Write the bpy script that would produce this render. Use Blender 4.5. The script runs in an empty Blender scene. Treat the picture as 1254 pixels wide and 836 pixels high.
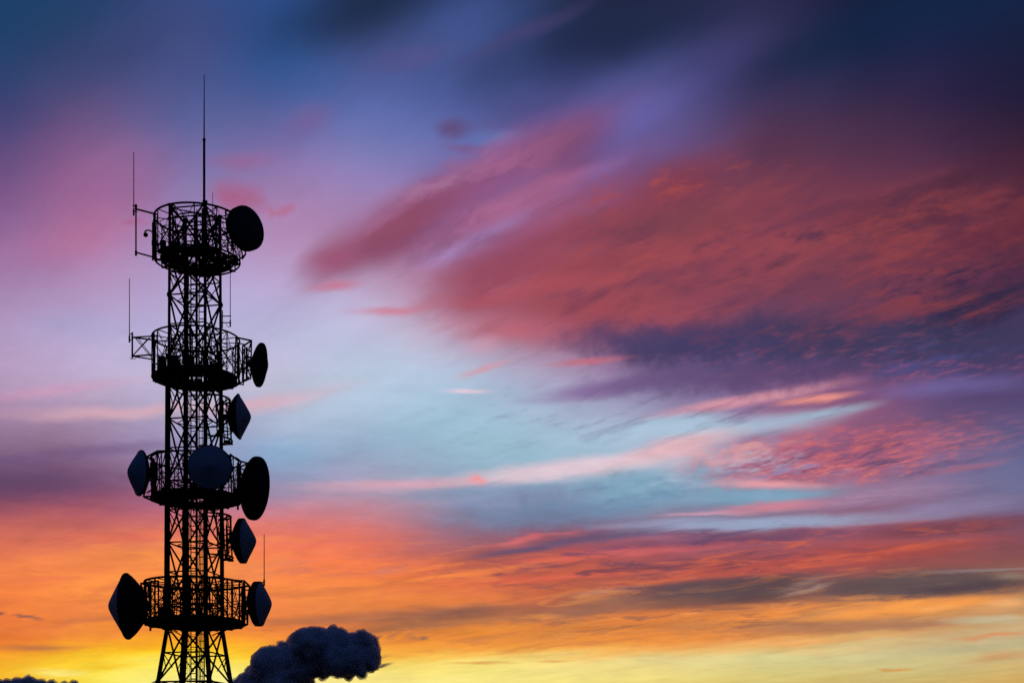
import bpy, math, random
from math import radians, sin, cos, pi, atan, hypot, degrees
from mathutils import Vector, Matrix, noise

S = bpy.context.scene

# ------------------------------------------------------------------ camera
F_PX = 1750.0            # focal length, in widths of 1254 -> 50 mm lens
EYE = 1.6
cam_d = bpy.data.cameras.new("camera")
cam = bpy.data.objects.new("camera", cam_d)
S.collection.objects.link(cam)
cam.location = (0, 0, EYE)
cam.rotation_euler = (radians(90), 0, 0)
cam_d.sensor_width = 36
cam_d.lens = 36 * F_PX / 1254
cam_d.shift_y = 547.0 / 1254
cam_d.clip_end = 60000
S.camera = cam

S.view_settings.view_transform = 'Standard'
S.view_settings.look = 'None'
S.view_settings.exposure = 0
S.view_settings.gamma = 1
S.render.engine = 'CYCLES'
S.cycles.use_adaptive_sampling = True
S.cycles.adaptive_threshold = 0.02
S.cycles.adaptive_min_samples = 6
S.cycles.max_bounces = 6
S.cycles.volume_bounces = 5
S.cycles.diffuse_bounces = 2
S.cycles.glossy_bounces = 1
S.cycles.use_denoising = False

# ------------------------------------------------------------------ sun: already on the horizon behind the tower
SUN_AZ, SUN_EL = -14.0, 0.6
sun_d = bpy.data.lights.new("sun", 'SUN')
sun_d.energy = 0.06
sun_d.angle = radians(3)
sun_d.color = (1.0, 0.5, 0.22)
sun = bpy.data.objects.new("sun", sun_d)
S.collection.objects.link(sun)
sd = Vector((sin(radians(SUN_AZ)) * cos(radians(SUN_EL)), cos(radians(SUN_AZ)) * cos(radians(SUN_EL)), sin(radians(SUN_EL))))
sun.rotation_euler = sd.to_track_quat('Z', 'Y').to_euler()

# ------------------------------------------------------------------ the sky, as world nodes on the view direction
world = bpy.data.worlds.new("World")
S.world = world
world.use_nodes = True
world.cycles.sampling_method = 'MANUAL'
world.cycles.sample_map_resolution = 256
nt = world.node_tree
nt.nodes.clear()
L = nt.links.new

def lin(h):
    h = h.lstrip('#')
    o = []
    for i in (0, 2, 4):
        c = int(h[i:i+2], 16) / 255
        o.append(c / 12.92 if c <= 0.04045 else ((c + 0.055) / 1.055) ** 2.4)
    return (o[0], o[1], o[2], 1.0)

def node(kind, **k):
    n = nt.nodes.new(kind)
    for a, b in k.items():
        setattr(n, a, b)
    return n
def put(sock, v):
    if isinstance(v, bpy.types.NodeSocket): L(v, sock)
    else: sock.default_value = v
def M(op, a, b=0.0, c=0.0, clamp=False):
    n = node('ShaderNodeMath', operation=op, use_clamp=clamp)
    put(n.inputs[0], a); put(n.inputs[1], b); put(n.inputs[2], c)
    return n.outputs[0]
def VM(op, a, b=None, s=None):
    n = node('ShaderNodeVectorMath', operation=op)
    put(n.inputs[0], a)
    if b is not None: put(n.inputs[1], b)
    if s is not None: put(n.inputs['Scale'], s)
    return n.outputs['Value'] if op in ('LENGTH', 'DOT_PRODUCT') else n.outputs['Vector']
def comb(x, y, z=0.0):
    n = node('ShaderNodeCombineXYZ')
    put(n.inputs[0], x); put(n.inputs[1], y); put(n.inputs[2], z)
    return n.outputs[0]
def mrange(v, a, b, c=0.0, d=1.0, smooth=True):
    n = node('ShaderNodeMapRange', interpolation_type='SMOOTHSTEP' if smooth else 'LINEAR')
    put(n.inputs['Value'], v)
    n.inputs['From Min'].default_value = a; n.inputs['From Max'].default_value = b
    n.inputs['To Min'].default_value = c; n.inputs['To Max'].default_value = d
    return n.outputs['Result']
def mixc(f, a, b, mode='MIX'):
    n = node('ShaderNodeMix', data_type='RGBA', blend_type=mode)
    put(n.inputs['Factor'], f)
    put(n.inputs[6], a); put(n.inputs[7], b)
    return n.outputs[2]
def fbm(vec, scale, detail=4.0, rough=0.55, dist=0.0, color=False):
    n = node('ShaderNodeTexNoise', noise_dimensions='3D')
    put(n.inputs['Vector'], vec)
    n.inputs['Scale'].default_value = scale
    n.inputs['Detail'].default_value = detail
    n.inputs['Roughness'].default_value = rough
    n.inputs['Distortion'].default_value = dist
    if not color:
        return n.outputs['Fac']
    # colour -> centred vector by hand: an implicit conversion node would upset the order Cycles evaluates this graph in
    q = node('ShaderNodeSeparateColor'); L(n.outputs['Color'], q.inputs[0])
    return comb(M('SUBTRACT', q.outputs[0], 0.5), M('SUBTRACT', q.outputs[1], 0.5), 0.0)

gen = node('ShaderNodeTexCoord').outputs['Generated']
sep = node('ShaderNodeSeparateXYZ'); L(gen, sep.inputs[0])
X, Y, Z = sep.outputs
hyp = M('SQRT', M('ADD', M('MULTIPLY', X, X), M('MULTIPLY', Y, Y)))
AZ = M('MULTIPLY', M('ARCTAN2', X, Y), 57.29578)               # degrees right of straight ahead
EL = M('MULTIPLY', M('DIVIDE', Z, M('MAXIMUM', hyp, 0.05)), 57.29578)   # rise over run, in the same unit

# coordinates on the flat cloud deck overhead; the streaks run towards azimuth -33
WIND = radians(-33.0)
zc = M('ADD', M('MAXIMUM', Z, 0.0), 0.035)
along = M('DIVIDE', M('ADD', M('MULTIPLY', X, sin(WIND)), M('MULTIPLY', Y, cos(WIND))), zc)
across = M('DIVIDE', M('SUBTRACT', M('MULTIPLY', X, cos(WIND)), M('MULTIPLY', Y, sin(WIND))), zc)
deck_streak = comb(M('MULTIPLY', along, 0.22), across, 0.0)
deck = comb(M('MULTIPLY', along, 0.62), across, 3.3)

def px(x, y):
    return degrees(atan((x - 627) / F_PX)), (965 - y) / hypot(F_PX, x - 627) * 57.29578

here = comb(AZ, EL, 0.0)
flat = comb(M('MULTIPLY', AZ, 0.22), EL, 7.0)                    # level streaks low down

n_big = fbm(here, 0.16, 3, 0.5, color=True)
n_mid = fbm(deck_streak, 2.6, 5, 0.62, 0.6, color=True)
low = mrange(EL, 20.0, 10.0, 0.12, 1.0)                          # level streaks belong to the low sky
n_fine = VM('SCALE', fbm(flat, 1.5, 5, 0.62, 0.5, color=True), s=low)
n_puff = fbm(here, 0.9, 5, 0.6, 0.3, color=True)

def off(col, ax, ay):
    return VM('MULTIPLY', col, (ax, ay, 0))

# three warped copies of the direction: calm, streaky, ragged
w_soft = VM('ADD', VM('ADD', here, off(n_big, 2.2, 1.3)), off(n_mid, 1.2, 1.1))
w_streak = VM('ADD', VM('ADD', here, off(n_mid, 3.0, 1.6)), off(n_fine, 3.2, 1.1))
w_puff = VM('ADD', here, off(n_puff, 2.6, 1.7))
w_wisp = VM('ADD', here, off(n_fine, 2.6, 0.45))
WARP = {'soft': w_soft, 'streak': w_streak, 'puff': w_puff, 'wisp': w_wisp}

# mottling of the altocumulus field on the right
m1 = fbm(deck, 27.0, 5, 0.64)
m2 = fbm(VM('ADD', deck, (5.2, 1.7, 0)), 13.0, 5, 0.62)
m3 = fbm(VM('ADD', deck, (2.1, 8.7, 0)), 6.5, 6, 0.68)
deck_rip = comb(M('MULTIPLY', along, 0.34), across, 5.5)
rip = fbm(deck_rip, 12.0, 5, 0.66, 0.3)
rip2 = fbm(VM('ADD', deck_rip, (3.1, 9.2, 2.0)), 9.0, 5, 0.66, 0.3)
fib = fbm((comb(M('MULTIPLY', AZ, 0.13), M('SUBTRACT', EL, M('MULTIPLY', AZ, 0.075)), 7.0)), 2.6, 5, 0.66, 0.7)
fib2 = fbm((comb(M('MULTIPLY', AZ, 0.13), M('SUBTRACT', EL, M('MULTIPLY', AZ, 0.075)), 2.0)), 2.6, 5, 0.66, 0.7)
fine = fbm(VM('ADD', flat, (11, 3, 0)), 2.2, 5, 0.6, 0.4)
streak = fbm(deck_streak, 5.0, 5, 0.6, 0.4)

# ---- broad colours of the evening: rows by height, columns by azimuth
XS = [0, 114, 228, 342, 456, 570, 684, 798, 912, 1026, 1140, 1254]
ROWS = [
 (0,   ['1c3f66','23416d','32487c','2c4b84','22365a','3a4f88','263050','20233f','2c2b50','1f2040','0f2747','142446']),
 (60,  ['22426c','34446f','45497d','2b4a80','3f4a7c','46568f','2b3a66','35406e','383960','14294a','1c2448','1c1f3d']),
 (120, ['2f4173','454a7c','4a5a94','3b5e9c','5365a6','42508a','4a4f88','5a5a98','3a3a68','2d2b50','282348','1c1c3a']),
 (180, ['5c4a7d','84608f','6b6ca5','7a6ea8','6f78b4','6a70b0','6c4a7a','6c5c98','5e3c5c','563652','482c46','342238']),
 (240, ['80598a','a06a98','8f80b2','a382b2','a288bd','8c5f8c','a0648e','8a4050','804456','703c50','5a3044','5c2a3c']),
 (300, ['92659a','b27ca6','b08ebc','b88ab2','9f6d8c','98668f','944456','8c4754','7e4050','6c3a4c','78384a','6e3040']),
 (360, ['b08ab2','b698c4','b4a6d0','b8acd6','c0aace','b06078','a85060','944c5c','824456','7c4050','6c384a','4a2c44']),
 (420, ['b0a6d0','b0b0d8','b6b4d8','b8bede','bcc2dc','c4b4d0','a87898','705078','4a4470','4a406c','444070','3a3a68']),
 (480, ['caa2bc','ccb4cc','cabcd4','c8bcd0','b2c6da','a0c0d8','a8a8c8','8470a0','7a6494','8a6088','5e5488','644c74']),
 (540, ['6f5480','86648c','9098c0','86aac8','88acc8','a0c4d6','a4c8d8','b8c4d8','b088a4','a05c74','80506c','4c4470']),
 (600, ['584262','684a6c','8a6a94','8a90b8','a89cb8','8898b4','88a4c0','88b0c8','80a8c4','a08cac','8c84ac','7888b4']),
 (640, ['b05868','c45c66','d86a66','e27266','cc7070','8c708c','60587c','7c6488','7c5c7c','7c4c64','7c4858','70384c']),
 (680, ['f47c48','fa8c4a','fc904c','fa7c50','ec704c','a85850','b85448','b04e50','ac4e4c','b85048','ac4c48','8c4448']),
 (720, ['fa8c42','fc9444','fe9840','fc9444','fc8c42','ee7444','b45c48','a06050','6c4c50','64505a','705850','8c6c5c']),
 (750, ['f07c44','e88048','f08848','e07c4c','a86848','b87048','c87048','e07c40','d88048','e89048','f4a050','e09c58']),
 (780, ['e87434','f08c34','fa9028','f48838','ec8038','f08c38','f09440','ec9040','e49450','d8a868','c8a878','c0b088']),
 (796, ['ee8c30','fab028','fcc020','fab030','f8a038','f8a840','f8b850','f8b858','ecb868','dcc488','ccbc8c','c8b488']),
 (810, ['f8b028','f8d820','fce828','fce040','fcd850','f8e074','f4e08c','ecdc94','dcd898','d0d09c','ccc894','d0b878']),
 (836, ['f8c828','fcf060','f8f4a0','f8f0a0','fcf098','f8ec8c','f4e484','ecd878','dcc870','d4b860','d4b45c','d8ac54']),
 (880, ['e8a040','f0c860','f4dc88','f4dc88','f0d080','f0cc78','e8c468','e0b860','cca054','c49048','c08c48','c08448']),
 (965, ['7a5040','846048','8c7050','8c7050','886848','886444','7c5c40','70543c','684c38','604434','5c4034','583c34'])]

def grid_at(x, y):
    ys = [r[0] for r in ROWS]
    y = min(max(y, ys[0]), ys[-1])
    i = max(k for k in range(len(ys) - 1) if ys[k] <= y) if y > ys[0] else 0
    i = min(i, len(ys) - 2)
    fy = (y - ys[i]) / (ys[i+1] - ys[i])
    x = min(max(x, XS[0]), XS[-1])
    j = min(int(x // 114), 10); fx = (x - XS[j]) / 114
    c = [[lin(ROWS[i+a][1][j+b]) for b in (0, 1)] for a in (0, 1)]
    return tuple((c[0][0][k]*(1-fx)+c[0][1][k]*fx)*(1-fy)+(c[1][0][k]*(1-fx)+c[1][1][k]*fx)*fy for k in range(4))

base_w = VM('ADD', VM('ADD', here, off(n_mid, 1.6, 0.9)), off(n_fine, 1.5, 0.5))
baz = mrange(VM('DOT_PRODUCT', base_w, (1, 0, 0)), -26, 26, smooth=False)
# heights (in EL units) of the rows; continuous row number through piecewise-linear ramp
ROWY = [r[0] for r in ROWS]
els = [(965 - y) / F_PX * 57.29578 for y in ROWY]               # descending
n = len(els)
cr = node('ShaderNodeFloatCurve')
cur = cr.mapping.curves[0]
E0, E1 = 0.0, 36.0
pts = sorted([(e / E1, (n - 1 - k) / (n - 1)) for k, e in enumerate(els)])
cur.points[0].location = (pts[0][0], pts[0][1]); cur.points[1].location = (pts[-1][0], pts[-1][1])
for p in pts[1:-1]: cur.points.new(*p)
for p in cur.points: p.handle_type = 'VECTOR'
cr.mapping.update()
L(mrange(VM('DOT_PRODUCT', base_w, (0, 1, 0)), E0, E1, smooth=False), cr.inputs['Value'])
T = M('MULTIPLY', cr.outputs['Value'], n - 1)                   # 0 = lowest row
acc = None
for k in range(n):
    row = n - 1 - k
    e = els[row]
    ramp = node('ShaderNodeValToRGB')
    ramp.color_ramp.interpolation = 'CARDINAL'
    el_ = ramp.color_ramp.elements
    for j, x in enumerate(XS):
        a = degrees(atan((x - 627) / F_PX))
        y = 965 - e / 57.29578 * hypot(F_PX, x - 627)
        p = (a + 26) / 52
        st = el_[j] if j < 2 else el_.new(p)
        st.position = p
        st.color = grid_at(x, y)
    L(baz, ramp.inputs[0])
    d = M('ABSOLUTE', M('SUBTRACT', T, float(row if False else k)))
    a2 = M('MAXIMUM', M('SUBTRACT', 2.0, d), 0.0)
    a1 = M('MAXIMUM', M('SUBTRACT', 1.0, d), 0.0)
    w = M('SUBTRACT', M('MULTIPLY', M('MULTIPLY', a2, a2), M('MULTIPLY', a2, 1/6)), M('MULTIPLY', M('MULTIPLY', a1, a1), M('MULTIPLY', a1, 4/6)))
    if k in (0, n - 1):                                          # the end rows run on
        a0 = M('MAXIMUM', M('SUBTRACT', 1.0, d), 0.0)
        w = M('ADD', w, M('MULTIPLY', M('MULTIPLY', a0, a0), M('MULTIPLY', a0, 1/6)))
    acc = mixc(w, (0, 0, 0, 1) if acc is None else acc, ramp.outputs['Color'], 'ADD')
sky = acc

# ---- clouds
# (the list is built a dozen at a time into node groups, which keeps Blender's graph updates short)
QUEUE = []
def patch(*a):
    QUEUE.append(a)

def one_patch(srcs, sky, cx, cy, hl, hw, ang, col, op, kind='soft', inner=0.0, tex=None):
    a = radians(ang)
    p0 = Vector(px(cx - hl*cos(a), cy + hl*sin(a))); p1 = Vector(px(cx + hl*cos(a), cy - hl*sin(a)))
    q0 = Vector(px(cx - hw*sin(a), cy - hw*cos(a))); q1 = Vector(px(cx + hw*sin(a), cy + hw*cos(a)))
    c = (p0 + p1) / 2; d = p1 - p0
    ta = math.atan2(d.y, d.x); h1 = d.length/2; h2 = (q1-q0).length/2
    r = VM('SUBTRACT', srcs[kind], (c.x, c.y, 0))
    u = VM('DOT_PRODUCT', r, (cos(ta)/h1, sin(ta)/h1, 0)); v = VM('DOT_PRODUCT', r, (-sin(ta)/h2, cos(ta)/h2, 0))
    f = mrange(M('SQRT', M('MULTIPLY_ADD', u, u, M('MULTIPLY', v, v))), 1.25, inner, 0.0, op)
    if tex is not None:
        f = M('MULTIPLY', f, mrange(srcs[tex[0]], tex[1], tex[2]))
    return mixc(f, sky, lin(col))

def paint_patches():
    global nt, L, sky
    outer = nt
    SRC = dict(WARP, m1=m1, m2=m2, m3=m3, fine=fine, streak=streak, rip=rip, rip2=rip2, fib=fib, fib2=fib2)
    for i in range(0, len(QUEUE), 12):
        g = bpy.data.node_groups.new("cloud_patches", 'ShaderNodeTree')
        g.interface.new_socket("sky", in_out='INPUT', socket_type='NodeSocketColor')
        for k in SRC:
            g.interface.new_socket(k, in_out='INPUT', socket_type='NodeSocketVector' if k in WARP else 'NodeSocketFloat')
        g.interface.new_socket("sky", in_out='OUTPUT', socket_type='NodeSocketColor')
        nt = g; L = g.links.new
        gi = node('NodeGroupInput')
        s_ = gi.outputs[0]
        srcs = {k: gi.outputs[j + 1] for j, k in enumerate(SRC)}
        for args in QUEUE[i:i+12]:
            s_ = one_patch(srcs, s_, *args)
        go = node('NodeGroupOutput'); L(s_, go.inputs[0])
        nt = outer; L = outer.links.new
        gn = node('ShaderNodeGroup'); gn.node_tree = g
        L(sky, gn.inputs[0])
        # a negligible term ties each dozen to the one before, so that Cycles works through them in turn
        q = node('ShaderNodeSeparateColor'); L(sky, q.inputs[0])
        tie = M('MULTIPLY', q.outputs[0], 1e-6)
        tv = comb(tie, tie, 0.0)
        for j, k in enumerate(SRC): L(VM('ADD', SRC[k], tv) if k in WARP else SRC[k], gn.inputs[j + 1])
        sky = gn.outputs[0]
# upper half: dark veils and the long maroon plume
patch(455, 4, 160, 46, 14, '1a2842', .75)
patch(765, 25, 190, 50, 16, '1f2745', .8)
patch(610, 85, 70, 34, 35, '34406c', .6)
patch(1010, 55, 140, 36, 22, '152848', .55)
patch(870, 75, 90, 45, 25, '45427a', .45)
patch(700, 140, 150, 32, 30, '5c5c9c', .5)
patch(775, 138, 100, 32, 30, '6c66ae', .65)
patch(120, 60, 90, 40, 25, '3a4270', .4)
patch(150, 225, 110, 60, 25, 'a5679a', .45)
patch(90, 290, 110, 42, 20, 'b8709a', .5)
patch(300, 190, 55, 15, 5, '9c6494', .6)
patch(375, 145, 40, 22, 30, '7c5c94', .5)
patch(298, 238, 48, 26, -10, 'a86088', .8, 'soft')
patch(298, 238, 40, 20, -10, 'ac5c80', .5, 'puff', 0)
patch(345, 258, 25, 12, 0, 'b8688a', .7, 'puff')
patch(168, 272, 22, 7, 0, 'b0648c', .6, 'puff')
patch(592, 171, 42, 14, 3, '5c78b6', .6)
patch(549, 158, 25, 16, 5, '60446f', .75)
patch(565, 181, 30, 7, -5, '7a5484', .6)
patch(585, 222, 220, 44, 30, '8f5480', .85, 'soft', .1)
patch(690, 172, 80, 34, 28, '7c4a70', .75)
patch(482, 276, 125, 38, 30, '8a4862', .92, 'soft', .2)
patch(410, 315, 45, 24, 25, '9c5070', .8)
patch(415, 345, 40, 9, 5, 'c87088', .7)
patch(700, 218, 70, 12, 22, 'b0648c', .6)
patch(610, 262, 100, 16, 20, 'b26c94', .7)
patch(555, 308, 60, 12, 15, 'a888c0', .65)
patch(612, 280, 60, 11, 24, 'a080b8', .55)
patch(735, 205, 60, 18, 34, '7e68a8', .55)
patch(485, 372, 60, 7, 7, 'cc7a90', .8)
# the great red cloud
patch(830, 310, 300, 78, 18, '8e4352', .7, 'soft', .4)
patch(600, 345, 85, 32, 14, '94485c', .8, 'soft', .1)
patch(830, 225, 95, 34, 25, '96424c', .7)
patch(660, 350, 150, 14, 5, 'b45460', .6)
patch(640, 398, 110, 26, -6, 'c06270', .7)
patch(760, 372, 160, 30, -4, 'a24c56', .7)
patch(590, 415, 30, 20, 0, 'd0a0b8', .5)
patch(1000, 190, 260, 45, 8, '46304e', .35)
patch(1120, 240, 150, 40, 15, '44283c', .6)
patch(850, 300, 240, 95, 10, '9c4850', .55, 'puff', .1, ('m3', .40, .64))
patch(720, 330, 160, 60, 10, 'a04c54', .5, 'puff', .1, ('streak', .42, .66))
patch(1120, 300, 190, 90, 8, '9c4446', .6, 'puff', .1, ('m3', .42, .62))
patch(1130, 330, 180, 70, 8, 'aa4844', .6, 'puff', .1, ('m2', .48, .68))
patch(1050, 320, 270, 90, 5, '54344a', .75, 'puff', .1, ('m2', .56, .72))
patch(1010, 330, 270, 80, 5, '5a3850', .5, 'puff', .1, ('m1', .52, .68))
patch(1200, 335, 120, 60, 8, '3a2a40', .8, 'puff', .1, ('m3', .46, .60))
patch(1180, 350, 120, 50, 8, '342848', .7, 'puff', .1, ('m1', .48, .62))
patch(850, 280, 170, 80, 8, '6c3c50', .6, 'puff', .1, ('m2', .54, .72))
patch(860, 220, 120, 26, 5, 'b0504a', .6, 'puff', 0, ('m1', .54, .68))
patch(860, 300, 330, 120, 15, '6a3a52', .65, 'soft', .3, ('rip', .47, .68))
patch(900, 310, 330, 110, 12, 'a84e50', .45, 'soft', .3, ('rip2', .50, .72))
patch(620, 340, 130, 50, 12, 'b86478', .5, 'soft', .1, ('rip', .45, .65))
patch(600, 250, 170, 60, 28, '74446c', .45, 'soft', .1, ('rip', .45, .65))
patch(560, 240, 190, 60, 28, 'b87098', .45, 'soft', .1, ('rip2', .48, .68))
# slate band under it
patch(1060, 414, 300, 44, 2, '3b395a', .92, 'puff', .4)
patch(840, 420, 170, 30, -3, '443e66', .9, 'puff', .3)
patch(790, 402, 100, 14, 12, '5a4260', .7, 'streak')
patch(1200, 372, 100, 34, 12, '2a2845', .85, 'puff', .2)
patch(1150, 376, 160, 26, 4, '8c4048', .75, 'puff', .1, ('rip2', .46, .66))
patch(1020, 410, 250, 44, 5, '74445f', .6, 'puff', .2, ('m1', .46, .70))
patch(960, 395, 240, 22, 3, '6c3c54', .7, 'puff', .0, ('m3', .44, .6))
patch(1110, 440, 180, 24, 4, '4c508c', .5, 'puff', .1, ('m2', .46, .66))
patch(1120, 455, 180, 22, 5, 'a0587a', .6, 'puff', .1, ('m1', .46, .68))
patch(1160, 478, 130, 14, 3, '7468a4', .6, 'soft')
patch(900, 462, 150, 24, 8, '584670', .9, 'streak', .3)
patch(890, 456, 180, 26, 8, '70527c', .6, 'streak', .0, ('m3', .44, .6))
patch(940, 448, 190, 22, 6, 'a05c74', .55, 'puff', .0, ('m1', .52, .64))
patch(850, 435, 90, 8, 0, 'a85a78', .7, 'streak')
patch(740, 448, 120, 12, 5, '8c5a88', .7, 'streak')
patch(1010, 470, 90, 16, 14, 'c06c88', .7, 'streak')
# streaks on the blue
patch(650, 450, 100, 16, 10, 'bc7088', .7, 'streak', .0)
patch(590, 452, 40, 6, 18, 'd88c98', .7, 'wisp')
patch(720, 442, 60, 6, 5, 'cc6c78', .7, 'wisp')
patch(570, 479, 34, 4, -2, 'ecc8d6', .9, 'wisp')
patch(740, 476, 100, 13, 8, '806094', .8, 'wisp', .2)
patch(690, 493, 110, 9, 3, 'deA8b8', .85, 'streak', .1)
patch(800, 480, 50, 9, 10, '7480b0', .45, 'streak')
patch(790, 498, 150, 9, 8, 'd490a0', .8, 'streak', .1)
patch(920, 488, 130, 9, 10, 'dc98a6', .85, 'wisp', .2)
patch(1000, 488, 55, 6, 8, 'f89c8c', .85, 'wisp', .2)
patch(840, 520, 190, 18, 5, 'acc8dc', .85, 'soft', .2)
patch(980, 508, 70, 12, 12, '90b4d0', .9, 'streak', .2)
patch(1110, 500, 140, 14, 8, '8c5c88', .5, 'streak')
patch(1005, 506, 80, 8, 10, '9cb8cc', .75, 'wisp')
patch(740, 470, 120, 18, 8, '80608e', .55, 'streak')
patch(850, 458, 130, 22, 6, '64507c', .75, 'puff', .2)
patch(960, 456, 150, 24, 8, '5c4670', .7, 'puff', .2)
patch(930, 474, 110, 10, 10, 'b4708c', .6, 'streak')
# altocumulus, lit pink from below
patch(1130, 500, 160, 26, 8, '6c4c74', .6, 'streak', .2)
patch(1060, 525, 200, 26, 10, 'a05068', .8, 'streak', .2)
patch(1190, 530, 110, 26, 6, '50426a', .8, 'streak', .2)
patch(1150, 540, 150, 30, 6, '6c4468', .6, 'streak', 0, ('m3', .42, .6))
patch(1000, 560, 190, 34, 8, 'b85c70', .8, 'puff', .3)
patch(900, 540, 110, 10, 14, 'f09490', .85, 'streak')
patch(1030, 552, 230, 36, 6, 'd8726e', .75, 'puff', .1, ('m1', .42, .66))
patch(1000, 575, 170, 18, 4, 'ec8880', .6, 'puff', .0, ('m1', .50, .66))
patch(1070, 556, 210, 38, 6, '5c4a70', .85, 'puff', .1, ('rip', .46, .66))
patch(960, 575, 110, 20, 4, '8c8cb8', .7, 'puff', .0, ('m2', .5, .62))
patch(920, 565, 70, 16, 5, '98acc8', .8, 'puff', .0, ('m1', .42, .6))
patch(940, 592, 90, 7, -2, 'f0a4a8', .8, 'wisp')
patch(1120, 585, 110, 16, 8, '8c6c94', .6, 'streak')
patch(1200, 590, 90, 14, 8, '8494bc', .8, 'streak')
patch(1180, 572, 60, 5, 12, 'a06880', .8, 'wisp')
# pale ribbon
patch(500, 591, 160, 9, 2, 'dca6b4', .8, 'wisp', .0)
patch(700, 572, 150, 15, 6, 'e2c8d2', .9, 'wisp', .3)
patch(583, 583, 15, 9, 0, 'f4908c', .8, 'puff')
patch(830, 545, 90, 14, 12, 'ecb4b8', .75, 'wisp', .2)
patch(465, 607, 110, 9, 3, '7c84ac', .8, 'streak')
patch(790, 598, 110, 28, 8, '7ca6be', .8, 'soft', .2)
patch(650, 605, 130, 14, 5, '8294b4', .7, 'streak')
patch(940, 606, 120, 12, 2, '7ca8c2', .9, 'wisp', .2)
patch(860, 580, 22, 12, 30, '88a8c0', .7, 'puff')
patch(870, 628, 70, 4, 3, 'd0a0b4', .8, 'wisp')
patch(960, 618, 90, 8, 5, 'd88494', .85, 'wisp', .2)
patch(1070, 606, 110, 12, 6, '967898', .75, 'wisp', .2)
patch(930, 638, 220, 10, 2, '9aaac8', .85, 'wisp', .2)
patch(1170, 622, 110, 14, 6, '8c84a8', .7, 'wisp')
# red belt
patch(560, 650, 140, 26, 3, '80688c', .5, 'streak')
patch(660, 668, 110, 6, 10, '5c5272', .85, 'wisp', .1)
patch(640, 660, 70, 4, 9, 'd86c70', .8, 'wisp')
patch(760, 655, 80, 6, 8, '605878', .8, 'wisp')
patch(930, 658, 200, 9, 4, '744a66', .85, 'wisp', .2)
patch(1170, 644, 130, 13, 5, '74404e', .8, 'wisp', .2)
patch(530, 678, 90, 12, 3, '94586a', .7, 'streak')
patch(800, 672, 150, 6, 3, 'd46464', .7, 'wisp')
patch(690, 684, 80, 4, 3, 'e06858', .8, 'wisp')
patch(760, 690, 110, 7, 4, '74485c', .8, 'wisp', .1, ('fine', .42, .55))
patch(1010, 682, 240, 15, 6, 'b8524a', .7, 'wisp', .3)
patch(1100, 672, 120, 5, 6, 'cc5c46', .6, 'wisp')
patch(880, 704, 150, 7, 6, 'd8604c', .8, 'wisp', .2)
patch(700, 704, 150, 6, 5, 'e46850', .7, 'wisp')
patch(540, 705, 130, 5, 7, 'ff9048', .7, 'wisp')
patch(430, 722, 90, 5, 2, 'd4784c', .7, 'wisp')
patch(600, 722, 120, 6, 3, 'c86450', .6, 'wisp')
patch(470, 700, 26, 7, 0, 'dc8c74', .5)
# grey lids above the glow
patch(800, 732, 170, 15, 5, '84585a', .7, 'wisp', .2)
patch(880, 722, 110, 22, 6, '5c4a50', .9, 'wisp', .3)
patch(840, 716, 130, 10, 4, '6c4c52', .7, 'wisp')
patch(1120, 716, 170, 22, 3, '5e4e58', .9, 'wisp', .35)
patch(1210, 714, 60, 10, 2, '4c4048', .8, 'wisp')
patch(970, 716, 50, 6, 15, '9c8078', .8, 'wisp')
patch(1200, 698, 90, 3, 3, '9c8a8a', .8, 'wisp')
patch(1240, 706, 28, 6, 0, 'a4907c', .7, 'wisp')
patch(740, 735, 80, 6, 6, 'b47858', .7, 'wisp')
patch(750, 724, 50, 5, 8, 'c09078', .6, 'wisp')
patch(700, 748, 110, 6, 5, '9a6858', .7, 'wisp')
patch(540, 748, 120, 11, 3, '8e5c50', .85, 'wisp', .2)
patch(420, 756, 100, 8, 2, 'bc6c48', .7, 'wisp')
patch(480, 768, 100, 8, 8, '9c6848', .7, 'wisp')
patch(830, 765, 130, 8, 2, 'bc7040', .7, 'wisp')
patch(690, 768, 80, 6, 3, 'c4743c', .6, 'wisp')
patch(1110, 742, 130, 11, 4, 'f89c4c', .95, 'wisp', .3)
patch(1130, 744, 40, 5, 0, 'ffc47c', .7, 'wisp')
patch(1230, 740, 50, 8, 6, 'f8b474', .8, 'wisp')
patch(930, 754, 110, 9, 8, 'f09044', .8, 'wisp', .2)
patch(1010, 750, 70, 4, 8, '9c7c68', .7, 'wisp')
patch(1030, 766, 150, 9, 2, 'b07454', .8, 'wisp', .2)
patch(1130, 764, 60, 6, 3, '987468', .6, 'wisp')
patch(1210, 757, 70, 6, 2, 'ccc09c', .8, 'wisp')
patch(1220, 778, 60, 4, 5, 'd88c5c', .8, 'wisp')
patch(1220, 804, 50, 7, 6, 'cc9464', .7, 'wisp')
patch(1095, 818, 20, 3, 0, 'd8984c', .8, 'wisp')
patch(930, 786, 180, 6, 3, 'f4ac64', .6, 'wisp')
# gold and thin bars at the left
patch(60, 684, 90, 11, 10, 'fc8e4c', .5, 'wisp')
patch(160, 655, 120, 10, 4, 'e8685c', .5, 'wisp')
patch(70, 705, 90, 6, 5, 'ee7c50', .6, 'wisp')
patch(110, 758, 90, 6, 8, 'c8704a', .7, 'wisp')
patch(40, 792, 70, 5, 0, 'b87048', .8, 'wisp')
patch(130, 815, 50, 6, 3, 'f8c020', .7, 'wisp')
patch(70, 822, 40, 6, 0, 'fcf088', .7, 'wisp')
patch(590, 812, 50, 3, 0, 'e0a054', .8, 'wisp')
patch(680, 808, 30, 2.5, 0, 'e0a054', .7, 'wisp')
patch(8, 750, 11, 4, 0, '74504e', .95)
patch(36, 755, 15, 3.2, -5, '84584e', .9)
patch(482, 783, 13, 6, 20, '7c6056', .95)
patch(508, 785, 14, 4, -8, '84665a', .9)
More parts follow.
